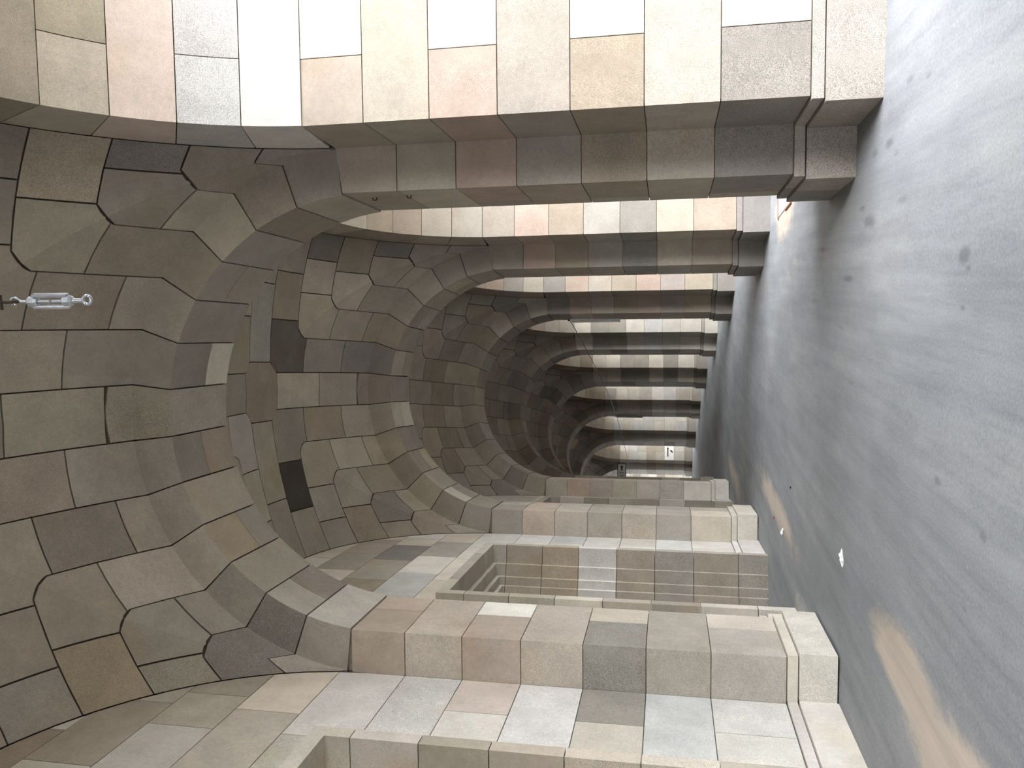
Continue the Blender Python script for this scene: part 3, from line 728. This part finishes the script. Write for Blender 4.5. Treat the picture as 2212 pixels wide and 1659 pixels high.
DESAT = {'vault': .45, 'arch': .45, 'pier': .3, 'arcade': .25, 'pil': .25, 'wall': .15}
FACT = {'pil': 1.33, 'vault': .92, 'arch': .94}                                  # colour gain: offsets too little light on pilasters, too much on vaults and arches
OVER = {('pier', 0, ('R', 0, -1, 0)): ('slate', 0.05),
        ('pier', 0, ('R', 1, -1, 0)): ('beige', 0.4),
        ('pier', 0, ('R', 2, -1, 0)): ('brown', 0.5),
        ('pier', 0, ('R', 3, -1, 0)): ('mauve', 0.7),
        ('pier', 0, ('R', 4, -1, 0)): ('rust', 0.6),
        ('pier', 0, ('R', 5, -1, 0)): ('beige', 0.7),
        ('pier', 0, ('R', 6, -1, 0)): ('rose', 0.9),
        ('arcade', 0, ('arcade', 0, 1, 0)): ('light', 0.7),
        ('arcade', 0, ('arcade', 1, 1, 0)): ('blue', 0.1),
        ('arcade', 0, ('arcade', 2, 1, 0)): ('pink', 0.8),
        ('arcade', 0, ('arcade', 3, 1, 0)): ('sand', 0.6),
        ('arcade', 0, ('arcade', 4, 1, 0)): ('green', 0.6),
        ('pier', 0, ('R', 2, -1, 1)): ('light', 0.8),
        ('pier', 0, ('R', 4, -1, 1)): ('light', 0.7),
        ('pier', 0, ('R', 6, -1, 1)): ('light', 0.8),
        ('vault', 0, ('side', 3, 1, 1, 0)): ('ochre2', 0.1),
        ('vault', 0, ('side', 4, 1, 1, 0)): ('slate', 0.1),
        ('vault', 0, ('groin', 3, 1, 1)): ('green', 0.7),
        ('vault', 0, ('side', 2, 1, 1, 0)): ('mauve', 0.7),
        ('vault', 0, ('groin', 4, 1, 1)): ('grey', 0.8),
        ('arch', 0, ('face', 5, 1, -1)): ('brown', 0.7),
        ('arch', 0, ('face', 4, 1, -1)): ('green', 0.7),
        ('arch', 0, ('face', 6, 1, -1)): ('mauve', 0.7),
        ('arch', 0, ('face', 3, 1, -1)): ('brown', 0.6),
        ('vault', 0, ('long', 2, 1, 1)): ('brown', 0.4),
        ('arch', 0, ('face', 2, 1, -1)): ('beige', 0.5),
        ('vault', 0, ('long', 1, 1, 1)): ('beige', 0.6),
        ('arch', 0, ('face', 1, 1, -1)): ('grey', 0.8),
        ('arch', 0, ('soffit', 2, 0, 0)): ('grey', 0.7),
        ('vault', 0, ('crown_long', 1, 0, 0)): ('green', 0.6),
        ('arch', 0, ('face', 0, 0, -1)): ('green', 0.05),
        ('vault', 0, ('long', 1, -1, 1)): ('rose', 0.4),
        ('arch', 0, ('face', 1, -1, -1)): ('grey', 0.6),
        ('vault', 0, ('groin', 2, -1, 1)): ('green', 0.7),
        ('vault', 0, ('long', 2, -1, 1)): ('mauve', 0.5),
        ('arch', 0, ('face', 2, -1, -1)): ('beige', 0.7),
        ('vault', 0, ('groin', 3, -1, 1)): ('beige', 0.8),
        ('arch', 0, ('face', 3, -1, -1)): ('sand', 0.5),
        ('vault', 0, ('groin', 4, -1, 1)): ('beige', 0.7),
        ('arch', 0, ('face', 4, -1, -1)): ('beige', 0.6),
        ('vault', 0, ('side', 2, -1, 1, 1)): ('rose', 0.8),
        ('vault', 0, ('side', 3, -1, 1, 0)): ('ochre', 0.4),
        ('vault', 0, ('side', 4, -1, 1, 0)): ('green', 0.1),
        ('arch', 0, ('face', 5, -1, -1)): ('slate', 0.05),
        ('vault', 0, ('side', 2, -1, 1, 0)): ('grey', 0.5),
        ('arch', 0, ('face', 6, -1, -1)): ('beige', 0.6),
        ('arch', 0, ('soffit', 7, 0, 0)): ('slate', 0.7),
        ('arch', 0, ('soffit', 7, 1, 0)): ('brown', 0.8),
        ('arch', 0, ('soffit', 8, 0, 0)): ('beige', 0.8),
        ('arch', 0, ('soffit', 6, 0, 0)): ('grey', 0.1),
        ('arch', 0, ('soffit', 5, 0, 0)): ('slate', 0.7),
        ('arch', 0, ('soffit', 5, 1, 0)): ('light2', 0.8),
        ('arch', 0, ('soffit', 4, 0, 0)): ('mauve', 0.8),
        ('arch', 0, ('soffit', 3, 0, 0)): ('grey', 0.8),
        ('arch', 0, ('soffit', 9, 0, 0)): ('ochre', 0.7),
        ('arch', 0, ('soffit', 9, 1, 0)): ('grey', 0.8),
        ('arch', 0, ('soffit', 10, 0, 0)): ('olive', 0.8),
        ('arch', 0, ('soffit', 11, 0, 0)): ('sand', 0.7),
        ('arch', 0, ('soffit', 12, 0, 0)): ('light2', 0.6),
        ('wall', 0, ('wl', 8, 0, 1.55)): ('sand', 0.7),
        ('wall', 0, ('wl', 8, 0, 2.2)): ('beige', 0.8),
        ('wall', 0, ('wl', 9, 0, 0.8)): ('beige', 0.8),
        ('wall', 0, ('wl', 7, 0, 0.8)): ('sand', 0.7),
        ('wall', 0, ('wl', 10, 0, 0.35)): ('brown', 0.8),
        ('wall', 0, ('wl', 6, 1, 0)): ('light', 0.5),
        ('wall', 0, ('wl', 5, 1, 1.5699999999999998)): ('light', 0.05),
        ('wall', 0, ('wl', 4, 1, 2.25)): ('pink', 0.8),
        ('wall', 0, ('wl', 4, 1, 1.5699999999999998)): ('light', 0.6),
        ('wall', 0, ('wl', 3, 1, 1.5699999999999998)): ('light', 0.5),
        ('wall', 0, ('wl', 2, 1, 2.25)): ('grey', 0.3),
        ('wall', 0, ('wl', 2, 1, 1.5699999999999998)): ('pale', 0.6),
        ('wall', 0, ('wl', 1, 1, 1.5699999999999998)): ('blue', 0.6),
        ('wall', 0, ('wl', 0, 1, 2.25)): ('light', 0.4),
        ('pil', 0, ('L', 0, -1, 0)): ('grey', 0.6),
        ('pil', 0, ('L', 1, -1, 0)): ('grey', 0.05),
        ('pil', 0, ('L', 2, -1, 0)): ('slate', 0.05),
        ('pil', 0, ('L', 3, -1, 0)): ('beige', 0.5),
        ('pil', 0, ('L', 4, -1, 0)): ('rose', 0.7),
        ('pil', 0, ('L', 5, -1, 0)): ('beige', 0.5),
        ('pil', 0, ('L', 6, -1, 0)): ('brown', 0.7),
        ('pil', 0, ('L', 0, 1, 0)): ('sand', 0.7),
        ('pil', 0, ('L', 2, 1, 0)): ('sand', 0.6),
        ('pil', 0, ('L', 4, 1, 0)): ('light', 0.5),
        ('pil', 1, ('L', 0, -1, 0)): ('sand', 0.7),
        ('pil', 1, ('L', 1, -1, 0)): ('grey', 0.6),
        ('pil', 1, ('L', 2, -1, 0)): ('beige', 0.05),
        ('pil', 1, ('L', 3, -1, 0)): ('grey', 0.05),
        ('pil', 1, ('L', 4, -1, 0)): ('beige', 0.6),
        ('pil', 1, ('L', 5, -1, 0)): ('rose2', 0.6),
        ('pil', 1, ('L', 6, -1, 0)): ('mauve', 0.6),
        ('pil', 2, ('L', 0, -1, 0)): ('pale', 0.8),
        ('pil', 2, ('L', 1, -1, 0)): ('grey', 0.05),
        ('pil', 2, ('L', 2, -1, 0)): ('beige', 0.7),
        ('pil', 2, ('L', 3, -1, 0)): ('green', 0.6),
        ('pil', 2, ('L', 4, -1, 0)): ('mauve', 0.6),
        ('pil', 2, ('L', 5, -1, 0)): ('rust', 0.7),
        ('pil', 2, ('L', 6, -1, 0)): ('beige', 0.7),
        ('pier', 1, ('R', 0, -1, 0)): ('brown', 0.7),
        ('pier', 1, ('R', 1, -1, 0)): ('beige', 0.7),
        ('pier', 1, ('R', 2, -1, 0)): ('slate', 0.6),
        ('pier', 1, ('R', 3, -1, 0)): ('grey', 0.7),
        ('pier', 1, ('R', 4, -1, 0)): ('brown', 0.7),
        ('pier', 1, ('R', 5, -1, 0)): ('rust', 0.8),
        ('pier', 1, ('R', 6, -1, 0)): ('mauve', 0.7),
        ('pier', 2, ('R', 0, -1, 0)): ('brown', 0.7),
        ('pier', 2, ('R', 1, -1, 0)): ('mauve', 0.7),
        ('pier', 2, ('R', 2, -1, 0)): ('rust', 0.8),
        ('pier', 2, ('R', 3, -1, 0)): ('brown', 0.7),
        ('pier', 2, ('R', 4, -1, 0)): ('beige', 0.7),
        ('pier', 2, ('R', 5, -1, 0)): ('rust', 0.8),
        ('pier', 2, ('R', 6, -1, 0)): ('slate', 0.7),
        ('vault', 1, ('side', 2, 1, 1, 1)): ('sand', 0.7),
        ('vault', 1, ('side', 3, 1, 1, 0)): ('brown', 0.8),
        ('vault', 1, ('side', 2, 1, 1, 0)): ('slate', 0.7),
        ('vault', 1, ('side', 4, 1, 1, 0)): ('slate', 0.1),
        ('vault', 1, ('groin', 4, 1, 1)): ('beige', 0.8),
        ('vault', 1, ('groin', 3, 1, 1)): ('sand', 0.7),
        ('vault', 1, ('groin', 2, 1, 1)): ('pale2', 0.8),
        ('vault', 1, ('long', 2, 1, 1)): ('beige', 0.7),
        ('arch', 1, ('face', 3, 1, -1)): ('grey', 0.2),
        ('arch', 1, ('face', 5, 1, -1)): ('mauve', 0.7),
        ('vault', 1, ('long', 1, 1, 1)): ('mauve', 0.4),
        ('arch', 1, ('face', 1, 1, -1)): ('slate', 0.8),
        ('arch', 1, ('soffit', 4, 0, 0)): ('mauve', 0.7),
        ('vault', 1, ('crown_long', 1, 1, 0)): ('sand', 0.8),
        ('vault', 1, ('crown_long', 1, 0, 0)): ('grey', 0.5),
        ('arch', 1, ('face', 0, 0, -1)): ('mauve', 0.6),
        ('vault', 1, ('long', 1, -1, 1)): ('brown', 0.8),
        ('arch', 1, ('face', 1, -1, -1)): ('beige', 0.7),
        ('vault', 1, ('key', 0, 0, 0)): ('brown', 0.3),
        ('vault', 1, ('crown_side', 1, 1, 0)): ('blue2', 0.1),
        ('vault', 1, ('side', 1, 1, 1, 1)): ('brown', 0.9),
        ('vault', 1, ('groin', 1, 1, 1)): ('dark2', 0.9),
        ('vault', 1, ('groin', 1, -1, 1)): ('mauve', 0.7),
        ('vault', 1, ('side', 1, -1, 1, 1)): ('dark', 0.8),
        ('vault', 1, ('groin', 2, -1, 1)): ('green', 0.6),
        ('vault', 1, ('groin', 1, -1, -1)): ('blue2', 0.7),
        ('vault', 1, ('long', 2, -1, 1)): ('sand', 0.7),
        ('arch', 1, ('face', 2, -1, -1)): ('ochre2', 0.8),
        ('vault', 1, ('groin', 3, -1, 1)): ('grey', 0.6),
        ('arch', 1, ('face', 3, -1, -1)): ('brown', 0.8),
        ('vault', 1, ('side', 2, -1, 1, 1)): ('grey', 0.7),
        ('vault', 1, ('side', 3, -1, 1, 0)): ('brown', 0.1),
        ('vault', 1, ('groin', 4, -1, 1)): ('mauve', 0.2),
        ('arch', 1, ('face', 4, -1, -1)): ('ochre2', 0.6),
        ('arch', 1, ('soffit', 10, 0, 0)): ('beige', 0.7),
        ('arch', 1, ('soffit', 6, 0, 0)): ('mauve', 0.7),
        ('arch', 1, ('soffit', 7, 0, 0)): ('sand', 0.8),
        ('arch', 1, ('soffit', 7, 1, 0)): ('light2', 0.8),
        ('arch', 1, ('soffit', 8, 0, 0)): ('mauve', 0.7),
        ('arch', 1, ('soffit', 9, 1, 0)): ('ochre2', 0.8),
        ('arch', 1, ('soffit', 11, 0, 0)): ('light2', 0.8),
        ('arch', 1, ('soffit', 12, 0, 0)): ('olive', 0.8),
        ('wall', 1, ('wl', 9, 0, 0.8)): ('rose', 0.8),
        ('wall', 1, ('wl', 8, 0, 0.45)): ('slate', 0.8),
        ('wall', 1, ('wl', 8, 0, -0.75)): ('grey', 0.7),
        ('wall', 1, ('wl', 7, 0, -1.5)): ('blue', 0.7),
        ('wall', 1, ('wl', 7, 0, 0.8)): ('grey', 0.7),
        ('wall', 1, ('wl', 9, 0, -0.3)): ('beige', 0.8),
        ('wall', 1, ('wl', 8, 0, -2.0)): ('brown', 0.8),
        ('wall', 1, ('wl', 7, 0, 1.95)): ('pale', 0.8),
        ('wall', 1, ('nj', 0, 1, 0)): ('grey', 0.05),
        ('wall', 1, ('nj', 1, 1, 0)): ('beige', 0.3),
        ('wall', 1, ('nj', 2, 1, 0)): ('grey', 0.1),
        ('wall', 1, ('nj', 3, 1, 0)): ('beige', 0.2),
        ('wall', 1, ('nj', 4, 1, 0)): ('light', 0.4),
        ('wall', 1, ('nj', 5, 1, 0)): ('ochre2', 0.4),
        ('wall', 1, ('nj', 6, 1, 0)): ('beige', 0.5),
        ('vault', 1, ('crown_side', -1, 0, 0)): ('mauve', 0.5),
        ('vault', 1, ('side', 1, -1, 1, 0)): ('grey', 0.6),
        ('vault', 0, ('crown_long', 1, 1, 0)): ('slate', 0.6),
        ('arcade', 0, ('arcade', 1, 1, 1)): ('blue', 0.05),
        ('arcade', 0, ('arcade', 3, 1, 1)): ('green', 0.6),
        ('pier', 0, ('R', 0, -1, 1)): ('light', 0.2),
        ('pier', 0, ('R', 'plinth_block', -1, 0)): ('grey', 0.05),
        ('pier', 0, ('R', 'plinth_band', -1, 0)): ('grey', 0.05)}   # colour and grain of single stones
def build(what, name, n, sc, tmpl, core, pal, label, cat, group=None, kind=None):
    loc, a = frame(sc); root = empty(name, loc, a); tag(root, label, cat, group, kind)
    rng = random.Random(hash((what, n)) if False else (sum(map(ord, what)) * 131 + n * 17))
    for nm, key, me in tmpl:
        o = link(nm, me, root)
        k = rng.choice(pal(key) if callable(pal) else pal); gkey = OVER.get((what, n, key)); gr = None
        if gkey: k, gr = gkey if isinstance(gkey, tuple) else (gkey, None)
        colour(o, k, rng, gr)
        ds = DESAT.get(what, 0)
        if ds:
            lum = .3 * o.color[0] + .59 * o.color[1] + .11 * o.color[2]
            o.color = [lerp(o.color[i], lum * (1.10, .99, .85)[i], ds) for i in range(3)] + [o.color[3]]
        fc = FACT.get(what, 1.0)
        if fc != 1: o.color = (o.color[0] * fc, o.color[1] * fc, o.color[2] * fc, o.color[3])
    link('mortar', me_core[core], root)
    return root

ORD = ['nearest', 'second', 'third', 'fourth', 'fifth', 'sixth', 'seventh', 'eighth', 'ninth']
def pier_pal(key): return ['slate'] if isinstance(key[1], str) else PIER
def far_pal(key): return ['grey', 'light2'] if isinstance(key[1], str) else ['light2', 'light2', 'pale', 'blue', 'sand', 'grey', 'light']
for n in range(0, 9):
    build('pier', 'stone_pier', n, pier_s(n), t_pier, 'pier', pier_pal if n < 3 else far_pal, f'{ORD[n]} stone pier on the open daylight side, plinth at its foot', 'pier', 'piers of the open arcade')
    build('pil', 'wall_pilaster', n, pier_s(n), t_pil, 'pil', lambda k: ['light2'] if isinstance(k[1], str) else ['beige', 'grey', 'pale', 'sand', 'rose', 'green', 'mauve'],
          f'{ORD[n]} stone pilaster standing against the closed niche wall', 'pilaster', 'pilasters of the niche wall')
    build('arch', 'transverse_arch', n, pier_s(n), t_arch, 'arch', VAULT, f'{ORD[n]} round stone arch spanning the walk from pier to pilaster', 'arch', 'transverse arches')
for n in range(FIRST, 9):
    build('vault', 'ceiling', n, bay_s(n), t_vault, 'vault', VAULT, f'{ORD[n]} groin vault of grey and brown stone blocks', 'vault', kind='structure')
    build('arcade', 'wall_right', n, bay_s(n), t_arc, 'arcade', PIER, f'round-arched head of the {ORD[n]} side opening', 'wall', kind='structure')
for n in range(FIRST, 3):
    build('wall', 'wall_left', n, bay_s(n), t_wall, 'wall', lambda k: LIGHT if k[0] == 'wl' else (['light'] if k[0] == 'wp' else ['beige', 'sand', 'pale2', 'pale', 'sand']),
          f'{ORD[n]} bay of the pale ashlar wall with a stepped niche', 'wall', kind='structure')
# bays out of sight: plain shells that close the walk behind the camera and behind the near pilasters
def shell(name, key, sc, label):
    loc, a = frame(sc); o = link(name, me_shell[key]); o.location = loc; o.rotation_euler = (0, 0, a); tag(o, label, name.split('_')[0], kind='structure')
for n in range(NB0, 0):
    shell('ceiling', 'vault', bay_s(n), 'vault at the near end of the walk'); shell('wall_right', 'arcade', bay_s(n), 'arcade head at the near end of the walk'); shell('wall_left', 'wall', bay_s(n), 'niche wall at the near end of the walk')
    shell('wall_right', 'pier', pier_s(n), 'arcade pier at the near end of the walk'); shell('wall_left', 'pil', pier_s(n), 'pilaster at the near end of the walk'); shell('ceiling', 'arch', pier_s(n), 'arch at the near end of the walk')
for n in range(3, 9): shell('wall_left', 'wall', bay_s(n), 'niche wall beyond the near pilasters')

# ------------------------------------------------------------------ hanging turnbuckle
hx = world_pt(2.0, 1.062, 0)
tb = empty('turnbuckle', (hx.x, hx.y, 3.17)); tag(tb, 'galvanised turnbuckle with an eye end hanging from the vault', 'turnbuckle')
def torus_pts(c, ax, ay, rx, ry, n=20): return [Vector(c) + Vector(ax) * rx * cos(2 * pi * k / n) + Vector(ay) * ry * sin(2 * pi * k / n) for k in range(n)]
X, Y, Z = (1, 0, 0), (0, 1, 0), (0, 0, 1)
link('eye', mesh_of('eye', [tube_data(torus_pts((.002, 0, .014), X, Z, .012, .013), .0045, 8, True)], M_ZINC, True), tb)
link('shank', mesh_of('shank', [tube_data([(0, 0, .028), (0, 0, .062)], [.006, .0075], 10)], M_ZINC, True), tb)
link('lower_nut', mesh_of('nut', [tube_data([(0, 0, .058), (0, 0, .064), (0, 0, .082), (0, 0, .088)], [.010, .016, .016, .012], 8)], M_ZINC), tb)
for sx in (-1, 1):
    link('side_bar', mesh_of('bar', [tube_data([(sx * .010, 0, .066), (sx * .016, 0, .074), (sx * .0165, 0, .18), (sx * .010, 0, .192)], [.005, .0065, .0065, .006], 10)], M_ZINC, True), tb)
link('upper_nut', mesh_of('nut', [tube_data([(0, 0, .168), (0, 0, .176), (0, 0, .194), (0, 0, .204)], [.011, .016, .016, .008], 8)], M_ZINC), tb)
link('screw', mesh_of('screw', [tube_data([(0, 0, .085), (0, 0, .122)], .0055, 8), tube_data([(0, 0, .130), (0, 0, .170)], .0055, 8)], M_ZINC), tb)
link('hook', mesh_of('hook', [tube_data([(0, 0, .202), (0, 0, .222), (.004, 0, .232), (.011, 0, .242), (.009, 0, .254), (0, 0, .258), (-.008, 0, .252), (-.010, 0, .242)], .0042, 8)], M_ZINC, True), tb)
ch = empty('suspension_wire', (hx.x, hx.y, 3.42)); tag(ch, 'rusty shackle and wire the turnbuckle hangs from', 'wire')
link('shackle', mesh_of('shackle', [tube_data(torus_pts((0, 0, .012), Y, Z, .012, .026), .0045, 8, True)], M_RUST, True), ch)
link('pin', mesh_of('pin', [tube_data([(-.022, 0, .040), (.02, 0, .042)], .005, 8)], M_RUST, True), ch)
link('wire', mesh_of('wire', [tube_data([(0, 0, .03), (0, 0, 4.2)], .003, 6)], M_ZINC, True), ch)

# ------------------------------------------------------------------ lamps, cable, hooks
def lamp(n, label):
    s = pier_s(n) + B - .12; p = world_pt(s, T - PJ, 2.92); e = empty('tube_lamp', p, s / R); tag(e, label, 'lamp', 'tube lamps on the piers')
    link('housing', mesh_of('housing', [box_data(-.045, 0, -.05, .05, 0, 1.40)], M_WHITE), e)
    link('diffuser', mesh_of('diffuser', [tube_data([(-.06, 0, .04), (-.06, 0, 1.36)], .034, 14)], M_DIFF, True), e)
    for z in (.0, 1.36): link('end_cap', mesh_of('end_cap', [box_data(-.10, -.0, -.04, .04, z, z + .04)], M_WHITE), e)
    link('cable_gland', mesh_of('gland', [tube_data([(-.03, 0, 1.40), (-.03, 0, 1.47)], .022, 8)], M_BLACK, True), e)
lamp(2, 'white tube lamp upright on the third arcade pier')
lamp(5, 'white tube lamp upright on the sixth arcade pier')
def cable(name, a, b_, sag, label, wig=0):
    rng = random.Random(4); pts = []
    for i in range(41):
        f = i / 40; p = Vector(a).lerp(Vector(b_), f); p.z -= sag * 4 * f * (1 - f)
        if 0 < i < 40 and wig: p += Vector((rng.uniform(-wig, wig), 0, rng.uniform(-wig, wig)))
        pts.append(p)
    o = link(name, mesh_of(name, [tube_data(pts, .011, 6)], M_CABLE, True)); tag(o, label, 'cable')
A0 = world_pt(pier_s(2) + B - .1, T - PJ - .05, 4.32); A1 = world_pt(pier_s(5) + B - .1, T - PJ - .05, 4.30); A2 = world_pt(pier_s(8) - B, T - PJ - .05, 4.2)
cable('power_cable', A0, A1, .12, 'black cable strung between the two tube lamps', .012)
cable('power_cable', A1, A2, .15, 'black cable running on from the farther tube lamp', .012)
def hook(n, s, t, z, label):
    p = world_pt(s, t, z); e = link('iron_hook', mesh_of('iron_hook', [tube_data([(.05, 0, 0), (0, 0, 0), (-.012, 0, -.012), (-.014, 0, -.035), (-.002, 0, -.046), (.012, 0, -.038)], .006, 6)], M_RUST, True))
    e.location = p; e.rotation_euler = (0, 0, s / R); tag(e, label, 'hook')
hook(0, pier_s(0) - .25, RA - .015, 4.60, 'small iron hook high on the nearest arcade pier, upper one')
hook(0, pier_s(0) - .30, RA - .015, 4.215, 'small iron hook on the nearest arcade pier, at the joint below')
hook(2, pier_s(2) - .15, RA - .015, 4.60, 'small iron hook above the tube lamp on the third pier')

# ------------------------------------------------------------------ signs
def text_mesh(body, size, mat, depth=.002):
    cu = bpy.data.curves.new('lettering', 'FONT'); cu.body = body; cu.size = size; cu.extrude = depth; cu.align_x = 'LEFT'
    o = bpy.data.objects.new('lettering', cu); COL.objects.link(o)
    bpy.context.view_layer.update()
    me = bpy.data.meshes.new_from_object(o.evaluated_get(bpy.context.evaluated_depsgraph_get())); bpy.data.objects.remove(o, do_unlink=True)
    me.materials.clear(); me.materials.append(mat); return me
def arrow_data(x, z, ln, w, head, hw, y):
    o = [(x, z - w / 2), (x + ln - head, z - w / 2), (x + ln - head, z - hw / 2), (x + ln, z), (x + ln - head, z + hw / 2), (x + ln - head, z + w / 2), (x, z + w / 2)]
    v = [(a, y, b_) for a, b_ in o] + [(a, y + .003, b_) for a, b_ in o]; n = len(o)
    f = [tuple(range(n)), tuple(range(2 * n - 1, n - 1, -1))] + [(i, (i + 1) % n, n + (i + 1) % n, n + i) for i in range(n)]
    return v, f
# white direction sign on the jamb of the eighth pier
s = pier_s(7) - WJ - .012
e = empty('direction_sign', world_pt(s, 3.19, 1.20), s / R); tag(e, 'white sign with black arrows on the jamb of the eighth pier', 'sign')
link('board', mesh_of('board', [box_data(-.51, .51, -.006, .01, 0, .61)], M_WHITE), e)
link('arrow', mesh_of('arrow', [arrow_data(-.28, .40, .68, .075, .16, .17, -.010)], M_BLACK), e)
dv, df = arrow_data(-.14, 0, .30, .09, .13, .17, -.010)
dv = [(x * cos(.9) - z * sin(.9) + .10, y, x * sin(.9) * .7 + z * cos(.9) + .155) for x, y, z in dv]
link('small_arrow', mesh_of('arrow', [(dv, df)], M_BLACK), e)
# framed sign bracketed off the fifth pilaster
s = pier_s(4) - .02
e = empty('hanging_sign', world_pt(s, -RA, 3.38), s / R); tag(e, 'grey sign in black frame with arrow, fixed high on the niche side', 'sign')
link('panel', mesh_of('panel', [box_data(.02, .90, -.012, .012, .02, .36)], M_PANEL), e)
link('frame', mesh_of('frame', [box_data(0, .92, -.03, .03, 0, .03), box_data(0, .92, -.03, .03, .35, .38), box_data(0, .03, -.03, .03, .03, .35), box_data(.89, .92, -.03, .03, .03, .35)], M_BLACK), e)
link('arrow', mesh_of('arrow', [arrow_data(.60, .19, .25, .07, .12, .16, -.018)], M_BLACK), e)
tm = link('lettering', text_mesh('RT', .25, M_BLACK), e); tm.location = (.28, -.018, .10); tm.rotation_euler = (pi / 2, 0, 0); tm['label'] = 'black letters RT'

# pale threshold plate with rusty edges in the second side opening
pl = empty('threshold_plate', world_pt(12.1, 3.25, fz(3.25)), 12.1 / R); tag(pl, 'pale plate with rusty edges on the floor of the second side opening', 'plate')
link('plate', mesh_of('plate', [box_data(-.62, .65, -.62, .62, .003, .022)], M_WHITE), pl)
link('edge_bar', mesh_of('edge_bar', [box_data(-.66, .65, .63, .66, .0, .03)], M_RUSTY), pl)
link('edge_bar', mesh_of('edge_bar', [box_data(-.66, -.63, -.66, -.1, .0, .03)], M_RUSTY), pl)

# ------------------------------------------------------------------ litter on the floor
def scrap(name, s, t, r, mat, label, seed):
    rng = random.Random(seed); vs = [(0, 0, r * .35)]; n = 9
    for ring_, (rr, zz) in enumerate(((.55, .45), (1.0, .15), (.8, 0))):
        for k in range(n):
            a = 2 * pi * k / n; f = rng.uniform(.65, 1.2)
            vs.append((cos(a) * r * rr * f, sin(a) * r * rr * f * 1.6, max(0, r * zz * rng.uniform(.3, 1.5))))
    fs = [(0, 1 + k, 1 + (k + 1) % n) for k in range(n)]
    for q_ in range(2):
        for k in range(n): fs.append((1 + q_ * n + k, 1 + (q_ + 1) * n + k, 1 + (q_ + 1) * n + (k + 1) % n, 1 + q_ * n + (k + 1) % n))
    o = link(name, mesh_of(name, [(vs, fs)], mat)); o.location = world_pt(s, t, fz(t) + .001); o.rotation_euler = (0, 0, rng.uniform(0, 3)); tag(o, label, 'litter')
scrap('paper_scrap', 7.70, -1.25, .055, M_PAPER, 'crumpled white paper scrap on the open floor, the larger one', 3)
scrap('paper_scrap', 11.59, -1.88, .05, M_PAPER, 'small white paper scrap near the second pilaster', 5)
scrap('red_scrap', 12.58, -1.86, .022, M_RED, 'tiny red scrap on the floor near the second pilaster', 6)
scrap('pebble', 10.98, -1.17, .022, M_BLACK, 'tiny black pebble in the middle of the floor', 8)
